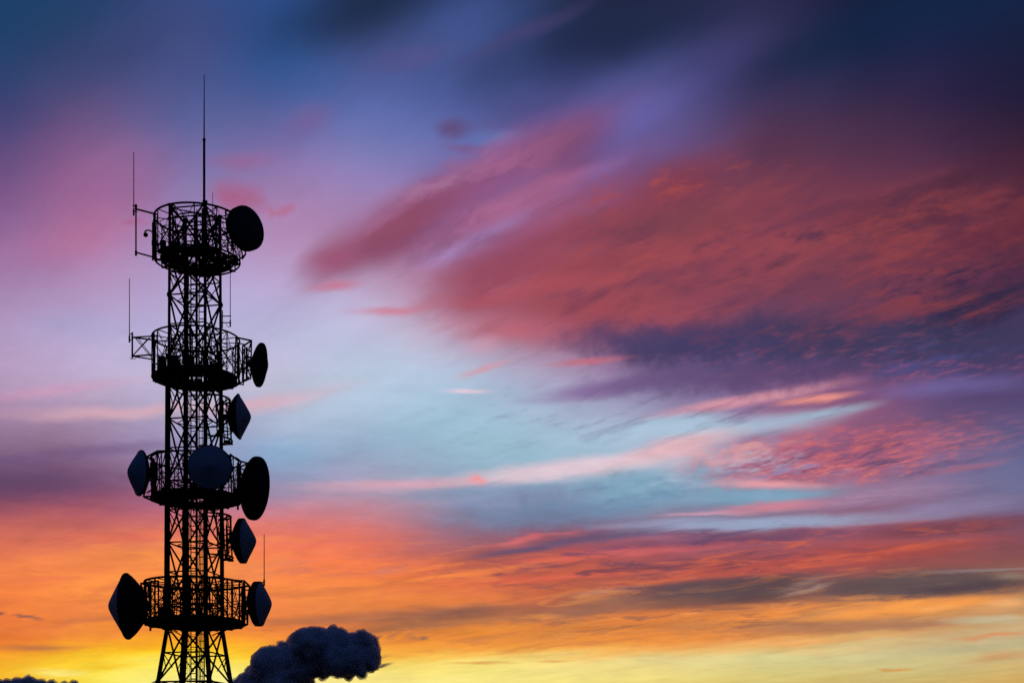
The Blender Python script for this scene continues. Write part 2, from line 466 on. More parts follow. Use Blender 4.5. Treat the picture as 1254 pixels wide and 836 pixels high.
patch(474, 817, 15, 4, 15, '4a3a40', .95)
patch(468, 808, 10, 2, 10, '9c7048', .7)
# violet bank at left
patch(60, 590, 130, 30, 0, '56445e', .7, 'streak')
patch(70, 530, 120, 18, 6, '7c5684', .6, 'streak')
patch(150, 540, 90, 9, 10, '9c6488', .5, 'streak')
patch(330, 492, 130, 12, 12, 'e4a8b4', .7, 'soft')
patch(150, 498, 170, 12, 0, 'e0b0b8', .7, 'soft')
patch(60, 470, 130, 10, 8, 'd498b8', .5, 'soft')
patch(90, 395, 110, 20, 5, 'a8a2cc', .5, 'soft')
patch(330, 545, 90, 24, 0, '80a8cc', .5, 'soft')

# long thin fibres in the lower belts
patch(900, 733, 380, 24, 4, '7c5852', .6, 'streak', .2)
patch(640, 750, 250, 16, 4, '8a6050', .55, 'streak', .2)
patch(820, 690, 330, 36, 4, '6c4454', .75, 'wisp', .3, ('fib', .50, .64))
patch(900, 680, 350, 34, 5, 'd8684c', .65, 'wisp', .3, ('fib2', .50, .64))
patch(850, 745, 420, 42, 4, 'f49c4c', .6, 'wisp', .3, ('fib2', .50, .64))
patch(850, 750, 420, 40, 4, '94604e', .7, 'wisp', .3, ('fib', .50, .64))
patch(300, 740, 320, 50, 4, 'ffa044', .5, 'wisp', .3, ('fib2', .54, .70))
patch(300, 745, 320, 55, 4, 'c86c44', .5, 'wisp', .3, ('fib', .54, .70))
patch(760, 781, 260, 11, 2, 'ec8c40', .6, 'wisp', .3)
patch(560, 776, 150, 9, 3, 'f09038', .5, 'wisp', .3)
patch(820, 660, 260, 20, 6, '5c4a70', .6, 'wisp', .2, ('fib', .5, .64))
patch(640, 520, 330, 70, 8, 'a4bcd4', .35, 'streak', .3, ('fib2', .48, .64))
patch(600, 560, 330, 60, 6, '7c98b8', .35, 'streak', .3, ('fib', .48, .64))
patch(700, 455, 160, 36, 8, 'bc6c80', .6, 'streak', .1, ('fib2', .50, .62))
patch(760, 470, 150, 36, 8, '6c5488', .6, 'streak', .1, ('fib', .50, .62))
patch(700, 612, 200, 24, 6, '7488a8', .6, 'puff', .1, ('m3', .42, .6))
patch(830, 585, 60, 18, 15, 'a8c4d8', .5, 'puff', .1, ('m2', .46, .62))

patch(900, 765, 320, 16, 3, 'a87050', .5, 'wisp', .2, ('fib2', .42, .6))
patch(1090, 744, 150, 10, 5, 'f8a050', .7, 'wisp', .2)
patch(450, 480, 170, 60, 10, 'b8cce0', .4, 'soft')
patch(780, 520, 190, 14, 8, 'c8d8e6', .5, 'streak', .1)
patch(900, 480, 420, 60, 6, '54426c', .35, 'puff', .2, ('rip', .5, .68))

patch(880, 722, 130, 17, 5, '5e4b4f', .75, 'wisp', .4)
patch(930, 733, 70, 8, 6, '564448', .7, 'wisp', .2)
patch(1130, 715, 150, 16, 3, '60504f', .7, 'wisp', .4)
patch(1190, 720, 80, 9, 2, '4e4048', .7, 'wisp', .2)
patch(985, 722, 45, 4, 14, 'b09080', .6, 'wisp')
patch(1080, 764, 180, 9, 2, 'b47c5c', .6, 'wisp', .2)
patch(760, 742, 130, 9, 4, '9c6850', .6, 'wisp', .2)
patch(540, 752, 130, 12, 3, '8c5e4e', .7, 'wisp', .2)
patch(1210, 760, 60, 6, 0, 'c4b890', .7, 'wisp')
patch(1200, 792, 110, 8, 4, 'bcb48c', .6, 'wisp')
patch(900, 806, 180, 12, 0, 'd8d498', .5, 'wisp')

patch(690, 628, 150, 20, 4, '6c86a6', .55, 'puff', .1)
patch(620, 612, 90, 16, 6, '8c94b8', .5, 'puff', .1)
patch(480, 552, 120, 22, 5, '7ca2c6', .5, 'streak', .1)
patch(660, 545, 200, 24, 8, '90b4cc', .45, 'streak', .1, ('m3', .42, .6))
patch(760, 600, 150, 30, 8, '5f86a4', .5, 'puff', .1, ('m3', .46, .64))
patch(1060, 548, 220, 38, 6, '70557c', .7, 'puff', .1, ('m3', .48, .62))
patch(900, 555, 90, 16, 8, 'e8a8a8', .6, 'puff', .1, ('m3', .42, .58))
patch(1030, 610, 200, 10, 5, 'b08ca8', .5, 'wisp', .1, ('fib', .44, .6))
patch(200, 690, 260, 50, 5, 'ff9c48', .45, 'wisp', .2, ('fib', .46, .62))
patch(150, 730, 260, 50, 5, 'e07448', .5, 'wisp', .2, ('fib2', .46, .62))
patch(480, 700, 200, 40, 5, 'ff8c48', .5, 'wisp', .2, ('fib2', .46, .60))
patch(500, 735, 200, 16, 4, 'f88c44', .5, 'wisp', .1)

patch(980, 225, 230, 50, 8, '5c3450', .45, 'puff', .1, ('m3', .44, .62))
patch(1150, 270, 130, 36, 10, '8c4044', .5, 'puff', .1, ('m3', .46, .60))
patch(1000, 290, 60, 12, 5, '54344c', .7, 'puff', .1, ('m1', .40, .56))
patch(760, 250, 130, 40, 12, 'a84c4c', .5, 'puff', .1, ('m1', .48, .62))
patch(820, 270, 130, 26, 2, '70404e', .5, 'puff', .1)
patch(660, 300, 170, 22, 18, '8c4458', .5, 'soft')
patch(520, 230, 70, 10, 10, 'a8789c', .5, 'puff')
patch(570, 205, 40, 10, 5, '94648c', .5, 'puff')
patch(640, 40, 110, 14, 28, '4c4474', .5, 'soft')
patch(500, 70, 80, 18, 10, '585088', .5, 'soft')

patch(30, 588, 160, 30, 0, '584266', .6, 'wisp', .1)
patch(110, 552, 150, 12, 6, '6c5280', .5, 'wisp')
patch(430, 545, 140, 26, 8, '7c9ec2', .5, 'streak', .1)
patch(640, 618, 120, 16, 8, '7a86a6', .5, 'puff', .1)
patch(590, 600, 130, 10, 4, '8090b2', .5, 'wisp')
patch(430, 690, 190, 20, 3, 'b86a68', .5, 'wisp', 0, ('fib', .44, .58))
patch(400, 757, 150, 8, 2, 'b8714c', .7, 'wisp')
patch(360, 728, 120, 5, 2, 'd87848', .6, 'wisp')
patch(600, 760, 160, 8, 3, 'b07450', .6, 'wisp', 0, ('fib', .40, .56))
patch(460, 786, 9, 5, 40, '6e564e', .9)
patch(520, 786, 6, 3, 10, '86685a', .8)
patch(470, 806, 16, 2, 12, 'a87848', .8)

patch(1000, 507, 90, 9, 10, 'a4b4cc', .45, 'streak', 0, ('m3', .40, .56))
patch(900, 608, 130, 9, 2, '8ca4be', .4, 'wisp', 0, ('fib', .44, .58))
patch(1150, 340, 160, 40, 6, '42304e', .5, 'puff', .1, ('m3', .44, .58))
patch(1130, 250, 150, 40, 8, '502e46', .5, 'puff', .1, ('rip', .46, .62))
patch(880, 340, 200, 26, 4, '6c3c54', .5, 'puff', .1, ('m3', .46, .62))

paint_patches()

# grain of thin cloud over everything, kept slight
g = M('ADD', M('MULTIPLY', M('SUBTRACT', fine, 0.5), M('MULTIPLY', low, 0.34)), M('ADD', M('MULTIPLY', M('SUBTRACT', streak, 0.5), 0.26), M('MULTIPLY', M('SUBTRACT', m3, 0.5), 0.22)))
gg = node('ShaderNodeCombineColor')
for i in range(3): L(M('ADD', 1.0, g) if i == 0 else gg.inputs[0].links[0].from_socket, gg.inputs[i])
sky = mixc(1.0, sky, gg.outputs[0], 'MULTIPLY')

# ---- away from the sunset the dusk sky is a dim slate blue; Nishita twilight under it
nish = node('ShaderNodeTexSky', sky_type='NISHITA')
nish.sun_disc = False
nish.sun_elevation = radians(SUN_EL)
nish.sun_rotation = radians(SUN_AZ)
nish.air_density = 1.0; nish.dust_density = 1.0; nish.ozone_density = 2.0
dusk = mixc(mrange(EL, 0, 60), (0.005, 0.008, 0.024, 1), (0.010, 0.026, 0.085, 1))
dusk = mixc(0.006, dusk, nish.outputs[0], 'ADD')
side = mrange(M('ABSOLUTE', AZ), 26, 75)
high = mrange(EL, 32, 70)
sky = mixc(M('MAXIMUM', side, high), sky, dusk)
bg = node('ShaderNodeBackground'); L(sky, bg.inputs['Color']); bg.inputs['Strength'].default_value = 1.0
out = node('ShaderNodeOutputWorld'); L(bg.outputs[0], out.inputs['Surface'])

# ------------------------------------------------------------------ materials
def mat(name, col, rough=0.6, metal=0.0, var=0.25, scale=3.0, spec=0.3, bump=0.0):
    m = bpy.data.materials.new(name)
    m.use_nodes = True
    t = m.node_tree
    b = t.nodes['Principled BSDF']
    tc = t.nodes.new('ShaderNodeTexCoord')
    nz = t.nodes.new('ShaderNodeTexNoise')
    nz.inputs['Scale'].default_value = scale; nz.inputs['Detail'].default_value = 6; nz.inputs['Roughness'].default_value = 0.65
    t.links.new(tc.outputs['Object'], nz.inputs['Vector'])
    cr_ = t.nodes.new('ShaderNodeValToRGB')
    cr_.color_ramp.elements[0].position = 0.3; cr_.color_ramp.elements[1].position = 0.7
    cr_.color_ramp.elements[0].color = tuple(c * (1 - var) for c in col) + (1,)
    cr_.color_ramp.elements[1].color = tuple(min(1, c * (1 + var)) for c in col) + (1,)
    t.links.new(nz.outputs['Fac'], cr_.inputs[0])
    t.links.new(cr_.outputs[0], b.inputs['Base Color'])
    b.inputs['Roughness'].default_value = rough
    b.inputs['Metallic'].default_value = metal
    b.inputs['Specular IOR Level'].default_value = spec
    if bump:
        bp = t.nodes.new('ShaderNodeBump'); bp.inputs['Strength'].default_value = bump
        t.links.new(nz.outputs['Fac'], bp.inputs['Height']); t.links.new(bp.outputs[0], b.inputs['Normal'])
    return m
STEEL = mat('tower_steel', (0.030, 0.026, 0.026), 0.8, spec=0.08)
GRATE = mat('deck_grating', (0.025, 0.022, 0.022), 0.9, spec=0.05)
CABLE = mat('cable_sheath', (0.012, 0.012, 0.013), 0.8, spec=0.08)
RADOME = mat('radome_fabric', (0.32, 0.37, 0.49), 0.8, var=0.08, scale=1.5, spec=0.1)
RADOME_DARK = mat('radome_dark_fabric', (0.055, 0.06, 0.07), 0.8, var=0.1, scale=1.5, spec=0.08)
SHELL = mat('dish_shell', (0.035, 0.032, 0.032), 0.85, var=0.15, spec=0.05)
CONC = mat('concrete', (0.25, 0.24, 0.22), 0.9, bump=0.3)
GROUND = mat('ground_soil_grass', (0.035, 0.045, 0.022), 0.95, var=0.5, scale=0.4, bump=0.4)

# ------------------------------------------------------------------ mesh helpers
class MB:
    def __init__(s): s.v = []; s.f = []
    def frame(s, d):
        d = d.normalized()
        up = Vector((0, 0, 1)) if abs(d.z) < 0.95 else Vector((1, 0, 0))
        a = d.cross(up).normalized(); return a, a.cross(d).normalized()
    def tube(s, p, q, r, r2=None, n=6, cap=True):
        p = Vector(p); q = Vector(q); r2 = r if r2 is None else r2
        if (q - p).length < 1e-5: return s
        a, b = s.frame(q - p); o = len(s.v)
        for c, rr in ((p, r), (q, r2)):
            for i in range(n):
                t = 2*pi*i/n
                s.v.append(c + (a*cos(t) + b*sin(t)) * rr)
        for i in range(n):
            j = (i+1) % n
            s.f.append((o+i, o+j, o+n+j, o+n+i))
        if cap:
            s.f.append(tuple(o+i for i in range(n))[::-1]); s.f.append(tuple(o+n+i for i in range(n)))
        return s
    def path(s, pts, r, n=6, closed=False):
        pts = [Vector(p) for p in pts]; k = len(pts); o = len(s.v)
        prev = None
        for i in range(k):
            if closed: d = pts[(i+1) % k] - pts[i-1]
            else: d = pts[min(i+1, k-1)] - pts[max(i-1, 0)]
            d.normalize()
            if prev is None: a, b = s.frame(d)
            else:
                a = (prev - d * prev.dot(d)).normalized(); b = d.cross(a)
            prev = a
            for j in range(n):
                t = 2*pi*j/n
                s.v.append(pts[i] + (a*cos(t) + b*sin(t)) * r)
        for i in range(k if closed else k-1):
            i2 = (i+1) % k
            for j in range(n):
                j2 = (j+1) % n
                s.f.append((o+i*n+j, o+i*n+j2, o+i2*n+j2, o+i2*n+j))
        if not closed:
            s.f.append(tuple(o+j for j in range(n))[::-1]); s.f.append(tuple(o+(k-1)*n+j for j in range(n)))
        return s
    def ring(s, c, R, r, seg=48, n=6, a0=0, a1=360):
        full = abs(a1-a0) >= 360
        k = seg if full else seg + 1
        pts = [Vector(c) + Vector((R*cos(radians(a0+(a1-a0)*i/seg)), R*sin(radians(a0+(a1-a0)*i/seg)), 0)) for i in range(k)]
        return s.path(pts, r, n, full)
    def bar(s, p, q, w, h):
        """rectangular bar, w across, h upwards"""
        p = Vector(p); q = Vector(q); a, b = s.frame(q - p); o = len(s.v)
        for c in (p, q):
            for i, j in ((-1, -1), (1, -1), (1, 1), (-1, 1)):
                s.v.append(c + a*(i*w/2) + b*(j*h/2))
        s.f += [(o, o+1, o+5, o+4), (o+1, o+2, o+6, o+5), (o+2, o+3, o+7, o+6), (o+3, o, o+4, o+7), (o+3, o+2, o+1, o), (o+4, o+5, o+6, o+7)]
        return s
    def box(s, c, sx, sy, sz):
        c = Vector(c)
        return s.bar(c - Vector((sx/2, 0, 0)), c + Vector((sx/2, 0, 0)), sy, sz)
    def lathe(s, prof, n=48):
        """profile (x, r) turned about the X axis"""
        o = len(s.v)
        for x, r in prof:
            for i in range(n):
                t = 2*pi*i/n
                s.v.append(Vector((x, r*cos(t), r*sin(t))))
        for k in range(len(prof)-1):
            for i in range(n):
                j = (i+1) % n
                s.f.append((o+k*n+i, o+k*n+j, o+(k+1)*n+j, o+(k+1)*n+i))
        s.f.append(tuple(o+i for i in range(n))[::-1]); s.f.append(tuple(o+(len(prof)-1)*n+i for i in range(n)))
        return s
    def build(s, name, m, parent=None, smooth=True):
        me = bpy.data.meshes.new(name)
        me.from_pydata([tuple(v) for v in s.v], [], s.f)
        me.materials.append(m)
        if smooth:
            me.polygons.foreach_set('use_smooth', [len(p.vertices) <= 4 for p in me.polygons])
        me.update()
        o = bpy.data.objects.new(name, me)
        S.collection.objects.link(o)
        if parent is not None:
            o.parent = parent
        return o

def empty(name, loc, label=None, cat=None, group=None, rz=0, parent=None):
    o = bpy.data.objects.new(name, None)
    S.collection.objects.link(o)
    o.location = loc; o.rotation_euler = (0, 0, rz); o.empty_display_size = 0.3
    if label: o['label'] = label
    if cat: o['category'] = cat
    if group: o['group'] = group
    if parent: o.parent = parent
    return o

# ------------------------------------------------------------------ ground
gm = MB(); R0 = 30000.0
gv = [Vector((0, 0, 0))]
rings_ = [6, 20, 60, 150, 400, 1200, 4000, 12000, R0]
random.seed(3)
for r in rings_:
    for i in range(40):
        t = 2*pi*i/40
        h = 0 if r < 160 else -0.004*min(r, 4000)*(0.4+0.6*random.random())
        gv.append(Vector((r*cos(t), r*sin(t), h)))
gm.v = gv
for i in range(40):
    gm.f.append((0, 1+i, 1+(i+1) % 40))
for k in range(len(rings_)-1):
    for i in range(40):
        j = (i+1) % 40
        gm.f.append((1+k*40+i, 1+(k+1)*40+i, 1+(k+1)*40+j, 1+k*40+j))
g_ = gm.build('ground', GROUND); g_['kind'] = 'structure'

# ------------------------------------------------------------------ the tower
U = 1/20.0                      # one photo pixel at the tower's distance, in metres
TX, TY = (239 - 627)*U, 87.5
def zz(py): return EYE + (965 - py)*U
def W(pxx, pyy, dy=0.0):
    """world point seen at photo position (pxx, pyy), dy metres behind the tower's axis"""
    d = TY + dy
    return Vector(((pxx - 627)*d/F_PX, d, EYE + (965 - pyy)*d/F_PX))
def T(v): return Vector(v) - Vector((TX, TY, 0))        # world -> tower local
def Wl(a, b, dy=0.0): return T(W(a, b, dy))

tower = empty('communications_tower', (TX, TY, 0), 'tall dark steel lattice tower with four ringed platforms, black against the sunset', 'tower')

PHI = radians(33.6)
def leg_r(z):
    """distance of the legs from the axis at height z"""
    zt = zz(769)
    if z >= zt: return 1.76 - (z - zt) * 0.0060
    return 1.76 + (zt - z) * 0.174
# four corners: left, front, right, back
ANG = [pi + PHI, pi*1.5 + PHI, PHI, pi/2 + PHI]
def corner(i, z):
    r = leg_r(z); return Vector((r*cos(ANG[i % 4]), r*sin(ANG[i % 4]), z))
def edge(i, f, z):
    return corner(i, z).lerp(corner(i+1, z), f)

Z_TOP = zz(258)
for i in range(4):
    m = MB()
    zs = [0.25, zz(915), zz(836), zz(769), zz(667), zz(592), zz(517), zz(442), zz(367), zz(317), Z_TOP]
    for a, b in zip(zs[:-1], zs[1:]):
        r = 0.13 if a < zz(600) else (0.115 if a < zz(450) else 0.085)
        m.tube(corner(i, a), corner(i, b), r, n=10)
        m.tube(corner(i, b) - Vector((0, 0, 0.05)), corner(i, b) + Vector((0, 0, 0.05)), r + 0.07, n=10)    # flange
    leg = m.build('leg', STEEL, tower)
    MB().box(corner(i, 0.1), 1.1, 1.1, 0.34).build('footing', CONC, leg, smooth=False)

nodes_z = [0.4, zz(915), zz(836), zz(769), zz(742), zz(667), zz(592), zz(517), zz(442), zz(367), zz(317), Z_TOP]
br = MB()
for k, (a, b) in enumerate(zip(nodes_z[:-1], nodes_z[1:])):
    tall = (b - a) > 2.2
    rr = 0.062 if tall else 0.048
    for i in range(4):
        A0, A1, B0, B1 = corner(i, a), corner(i+1, a), corner(i, b), corner(i+1, b)
        if b - a > 1.0:
            br.tube(A0, B1, rr, n=5); br.tube(A1, B0, rr, n=5)
            if tall:
                mid = (A0 + B1 + A1 + B0) / 4
                zm = (a + b)/2 + 0.1
                c0, c1 = corner(i, zm), corner(i+1, zm)
                br.tube(c0, edge(i, .5, zm), 0.045, n=5); br.tube(c1, edge(i, .5, zm), 0.045, n=5)
                for f, cc in ((0.25, 0), (0.75, 1)):
                    br.tube(edge(i, f, a + (b-a)*.25), corner(i+cc, zm), 0.034, n=4)
            else:
                zm = (a + b)/2
                if k % 2 == 0:
                    br.tube(corner(i, zm), edge(i, .5, zm), 0.028, n=4)
                    br.tube(corner(i+1, zm), edge(i, .5, zm), 0.028, n=4)
        if True:
            br.tube(A0, A1, 0.05, n=5)
            br.tube(edge(i, .5, a), edge(i+1, .5, a), 0.035, n=4)
        # gusset plates on the legs
        br.box(corner(i, a), 0.22, 0.22, 0.26)
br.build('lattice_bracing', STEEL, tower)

# long pipe clamped outside the left leg, and waveguide bundles
m = MB()
p0 = corner(0, zz(765)); p1 = corner(0, zz(478))
m.tube(p0 + Vector((-.12, -.14, 0)), p1 + Vector((-.12, -.14, 0)), 0.065, n=8)
for k in range(24):
    z = zz(765) + (zz(478)-zz(765))*k/23
    q = corner(0, z); m.box(q + Vector((-.07, -.08, 0)), .22, .2, .07)
m.build('conduit', STEEL, tower)
def bundle(i, zlo, zhi, cols, rows, dx, dy, r):
    b = MB(); k = 0
    for a in range(cols):
        for c in range(rows):
            rnd = random.Random(i*31 + k); k += 1
            pts = []
            for s_ in range(25):
                z = zlo + (zhi - zlo)*s_/24
                q = corner(i, z) * 0.93; q.z = z
                pts.append(q + Vector((dx + (a - cols/2 + .5)*r*2.3 + rnd.uniform(-.006, .006), dy + (c - rows/2 + .5)*r*2.3, 0)))
            b.path(pts, r, 5)
    for s_ in range(60):
        z = zlo + (zhi-zlo)*s_/59
        q = corner(i, z)*0.93; q.z = z
        b.box(q + Vector((dx, dy + r*rows*1.2, 0)), r*cols*2.6, .04, .05)
    return b
bundle(3, 0.5, zz(596), 5, 2, 0.02, -.16, 0.036).build('cable_bundle', CABLE, tower)
bundle(3, zz(600), zz(300), 4, 2, 0.03, -.14, 0.032).build('cable_bundle', CABLE, tower)
bundle(1, 0.5, zz(596), 3, 3, -.02, .14, 0.034).build('cable_bundle', CABLE, tower)
bundle(1, zz(600), zz(300), 2, 3, .0, .12, 0.030).build('cable_bundle', CABLE, tower)
# centre pipe and loose cables
m = MB(); m.tube((.08, .05, .3), (.08, .05, zz(262)), 0.075, n=10)
for z in range(2, 36):
    m.tube((.08, .05, z), (.08, .05, z + .06), 0.10, n=10)
m.build('centre_pipe', STEEL, tower)
m = MB()
for k, (x, y, a, b) in enumerate([(.24, .3, 997, 610), (.30, .3, 997, 610), (.37, .3, 997, 462), (.44, .3, 997, 462), (-.44, .3, 997, 317), (.62, -.1, 610, 317)]):
    rnd = random.Random(k)
    z0, z1 = zz(a) + .3, zz(b)
    m.path([Vector((x + rnd.uniform(-.02, .02), y, z0 + (z1-z0)*s_/30)) for s_ in range(31)], 0.018, 5)
for k in range(78):
    z = 1.2 + k*.43
    m.bar((.17, .32, z), (.50, .32, z), .05, .05)
for x in (.17, .50):
    m.tube((x, .32, .4), (x, .32, zz(320)), .03, n=4)
m.build('cable_tray', CABLE, tower)

# ladder with safety hoops
m = MB()
LX, LY = .02, -.55
for s_ in (-.17, .17):
    m.tube((LX + s_, LY, .4), (LX + s_, LY, zz(300)), 0.028, n=5)
z = .6
while z < zz(302):
    m.tube((LX - .17, LY, z), (LX + .17, LY, z), 0.028, n=4); z += .32
ld = m.build('ladder', STEEL, tower)
m = MB(); z = 2.8
while z < zz(305):
    m.ring((LX, LY - .28, z), .30, .014, 12, 4, 150, 390); z += .9
for t in (205, 270, 335):
    m.tube((LX + .30*cos(radians(t)), LY - .28 + .30*sin(radians(t)), 2.8), (LX + .30*cos(radians(t)), LY - .28 + .30*sin(radians(t)), zz(305)), .010, n=4)
m.build('safety_cage', STEEL, ld)

def annulus(mb, c, r0, r1, th, holes, seed, nseg=72, nr=4):
    """a grating deck in panels, some of them left open"""
    rnd = random.Random(seed)
    c = Vector(c)
    for i in range(nseg):
        a0 = 2*pi*i/nseg; a1 = 2*pi*(i+1)/nseg
        for k in range(nr):
            if rnd.random() < holes: continue
            ra = r0 + (r1-r0)*k/nr + .004; rb = r0 + (r1-r0)*(k+1)/nr - .004
            o = len(mb.v)
            for z in (0, -th):
                for r, a in ((ra, a0), (rb, a0), (rb, a1), (ra, a1)):
                    mb.v.append(c + Vector((r*cos(a), r*sin(a), z)))
            mb.f += [(o, o+1, o+2, o+3), (o+7, o+6, o+5, o+4), (o, o+4, o+5, o+1), (o+1, o+5, o+6, o+2), (o+2, o+6, o+7, o+3), (o+3, o+7, o+4, o)]

def platform(cx, yd, yt, a, n, deck_r, holes, toe, seed, rail=0.05, post=0.04, spokes=False, label=None, ph=0.0, poly=None):
    """a ringed working platform: beams, deck, cage railing"""
    cx = (cx - 239)*U; R_ = a*U; zd = zz(yd); zt = zz(yt)
    seg = poly or 56
    pf = MB(); c = (cx, 0, zd)
    pf.ring((cx, 0, zd - .05), R_, 0.055, seg, 6)
    pf.ring((cx, 0, zd - .09), R_*deck_r, 0.06, seg, 6)
    pf.ring((cx, 0, zd - .12), R_*.62, 0.04, seg, 5)
    for k in range(n):
        t = 2*pi*k/n + ph
        d = Vector((cos(t), sin(t), 0))
        pf.bar(Vector((cx*.5, 0, zd - .14)) + d*1.0, Vector((cx, 0, zd - .12)) + d*R_, .07, .13)
        if k % 2 == 0:
            e = corner(int((t - ANG[0]) / (pi/2) + .5), zd - 1.0)
            pf.tube(Vector((cx, 0, zd - .12)) + d*R_*.82, Vector((d.x*1.35, d.y*1.35, zd - .62)), .035, n=4)
    for i in range(4):
        pf.bar(corner(i, zd - .16), corner(i+1, zd - .16), .1, .2)
    root = pf.build('platform', STEEL, tower)
    if label: root['label'] = label
    dk = MB(); annulus(dk, (cx, 0, zd), .75, R_*deck_r, .045, holes, seed)
    dk.build('deck', GRATE, root, smooth=False)
    rl = MB()
    rl.ring((cx, 0, zt), R_, rail, seg, 7)
    H = zt - zd
    rl.ring((cx, 0, zd + H*.34), R_, .022, seg, 4)
    rl.ring((cx, 0, zd + H*.67), R_, .026, seg, 4)
    for k in range(n):
        t0 = 2*pi*k/n + ph; t1 = 2*pi*(k+1)/n + ph
        A = Vector((cx + R_*cos(t0), R_*sin(t0), zd)); B = Vector((cx + R_*cos(t1), R_*sin(t1), zd))
        up = Vector((0, 0, H))
        rl.tube(A - Vector((0, 0, .12)), A + up, post, n=6)
        if k % 2 == 0: rl.tube(A, B + up, .022, n=4); rl.tube(B, A + up, .022, n=4)
        else: rl.tube(A, B + up, .022, n=4)
        if spokes:
            d = Vector((cos(t0), sin(t0), 0))
            inner = Vector((cx*.4, 0, zt - .12)) + d*1.35
            rl.tube(A + up, inner, .032, n=5)
            rl.tube(Vector((cx, 0, zd)) + d*1.4, inner, .03, n=4)
            rl.tube(A + up*.1, inner, .026, n=4)
    if spokes:
        rl.ring((cx*.4, 0, zt - .12), 1.35, .045, 32, 5)
        rl.ring((cx*.4, 0, zd + H*.55), 1.35, .035, 32, 5)
    rl.build('railing', STEEL, root)
    if toe:
        tb = MB(); r = R_*deck_r
        for k in range(seg):
            t0 = 2*pi*k/seg; t1 = 2*pi*(k+1)/seg
            tb.bar((cx + r*cos(t0), r*sin(t0), zd + toe/2 - .04), (cx + r*cos(t1), r*sin(t1), zd + toe/2 - .04), .03, toe)
        tb.build('toe_board', STEEL, root, smooth=False)
    return root, Vector((cx, 0, 0)), R_, zd, zt

P1 = platform(241.5, 318, 269, 51.5, 12, .84, .22, .07, 1, .062, .036, True, 'topmost platform under the lightning rod', .15)
P2 = platform(240, 463, 415, 52.5, 14, .93, .03, .16, 2, .056, .036, True, None, .31)
P3 = platform(240, 611, 564, 54, 14, .95, .0, .22, 3, .056, .036, False, None, .05)
P4 = platform(238.5, 763, 714, 60, 16, .96, .0, .24, 4, .07, .055, True, 'lowest and widest platform', .12, 32)

# stiffer frames that reach out from the platforms to carry the dishes
def frame_out(P, pts_top, pts_bot, r=.05, x=True):
    m = MB()
    for a, b in zip(pts_top[:-1], pts_top[1:]): m.tube(a, b, r, n=6)
    for a, b in zip(pts_bot[:-1], pts_bot[1:]): m.tube(a, b, r, n=6)
    for a, b in zip(pts_top, pts_bot): m.tube(a, b, r*.9, n=6)
    if x:
        for i in range(len(pts_top)-1):
            m.tube(pts_top[i], pts_bot[i+1], r*.55, n=4); m.tube(pts_bot[i], pts_top[i+1], r*.55, n=4)
            h = (pts_top[i] + pts_bot[i]) / 2; k = (pts_top[i+1] + pts_bot[i+1]) / 2
            m.tube(h, k, r*.5, n=4)
    m.build('bracket_frame', STEEL, P[0])
frame_out(P1, [Wl(276, 258, -1.6), Wl(288, 259, -1.2), Wl(293, 266, -.2)], [Wl(281, 328, -1.6), Wl(301, 311, -1.2), Wl(297, 317, -.2)], .05)
frame_out(P1, [Wl(190, 262, -.6), Wl(188, 270, .8)], [Wl(190, 316, -.6), Wl(192, 322, .8)], .05)
frame_out(P2, [Wl(289, 413, -.7), Wl(308, 417, .3), Wl(297, 424, 1.3)], [Wl(287, 472, -.7), Wl(307, 463, .3), Wl(297, 466, 1.3)], .055)
frame_out(P2, [Wl(292, 420, .2), Wl(300, 422, -.6)], [Wl(292, 470, .2), Wl(298, 471, -.6)], .045)
frame_out(P3, [Wl(203, 552, -1.0), Wl(193, 552, -1.4), Wl(180, 559, -.9), Wl(190, 566, .9)], [Wl(203, 604, -1.0), Wl(190, 607, -1.4), Wl(176, 608, -.9), Wl(190, 614, .9)], .06)
frame_out(P3, [Wl(282, 556, -1.6), Wl(292, 564, -.6), Wl(304, 567, .6), Wl(293, 572, 1.6)], [Wl(284, 612, -1.6), Wl(292, 618, -.6), Wl(303, 607, .6), Wl(293, 613, 1.6)], .055)
frame_out(P4, [Wl(194, 711, -1.5), Wl(172.5, 714, -.2), Wl(182, 716, 1.3)], [Wl(194, 768, -1.5), Wl(174, 762, -.2), Wl(184, 762, 1.3)], .06)
frame_out(P4, [Wl(284, 710, -1.9), Wl(299, 711, -1.2), Wl(305.5, 717, .2), Wl(297, 718, 1.2)], [Wl(284, 769, -1.9), Wl(298, 766, -1.2), Wl(303, 764, .2), Wl(297, 764, 1.2)], .065)
# side cages on the bare shaft that hold the two small right-hand dishes
for (x0, y0) in ((273, 517), (274, 660)):
    m = MB()
    lv = []
    for dyp in (-28, -9, 10, 22):
        c = Wl(x0 - 6, y0 + dyp, -.1)
        pts = [c + Vector((.85*cos(t), 1.1*sin(t), 0)) for t in [radians(-100 + 200*i/9) for i in range(10)]]
        if dyp == -28: pts = [p + Vector((-.12, 0, 0)) for p in pts]
        m.path(pts, .06 if dyp in (-28, 22) else .035, 6)
        lv.append(pts)
    for k in (1, 3, 4, 6, 8):
        m.tube(lv[0][k], lv[3][k], .04, n=6)
    for k in (2, 5, 7):
        m.tube(lv[0][k], lv[2][k-1], .026, n=5); m.tube(lv[1][k], lv[3][k-1], .026, n=5)
    m.tube(corner(2, lv[0][0].z), lv[0][4], .05, n=6); m.tube(corner(2, lv[3][0].z), lv[3][4], .05, n=6)
    m.tube(corner(1, lv[0][0].z), lv[0][1], .05, n=6); m.tube(corner(1, lv[3][0].z), lv[3][1], .05, n=6)
    m.bar(lv[3][3] + Vector((-.1, 0, -.18)), lv[3][5] + Vector((-.1, 0, -.18)), .3, .12)
    m.build('side_cage', STEEL, tower)

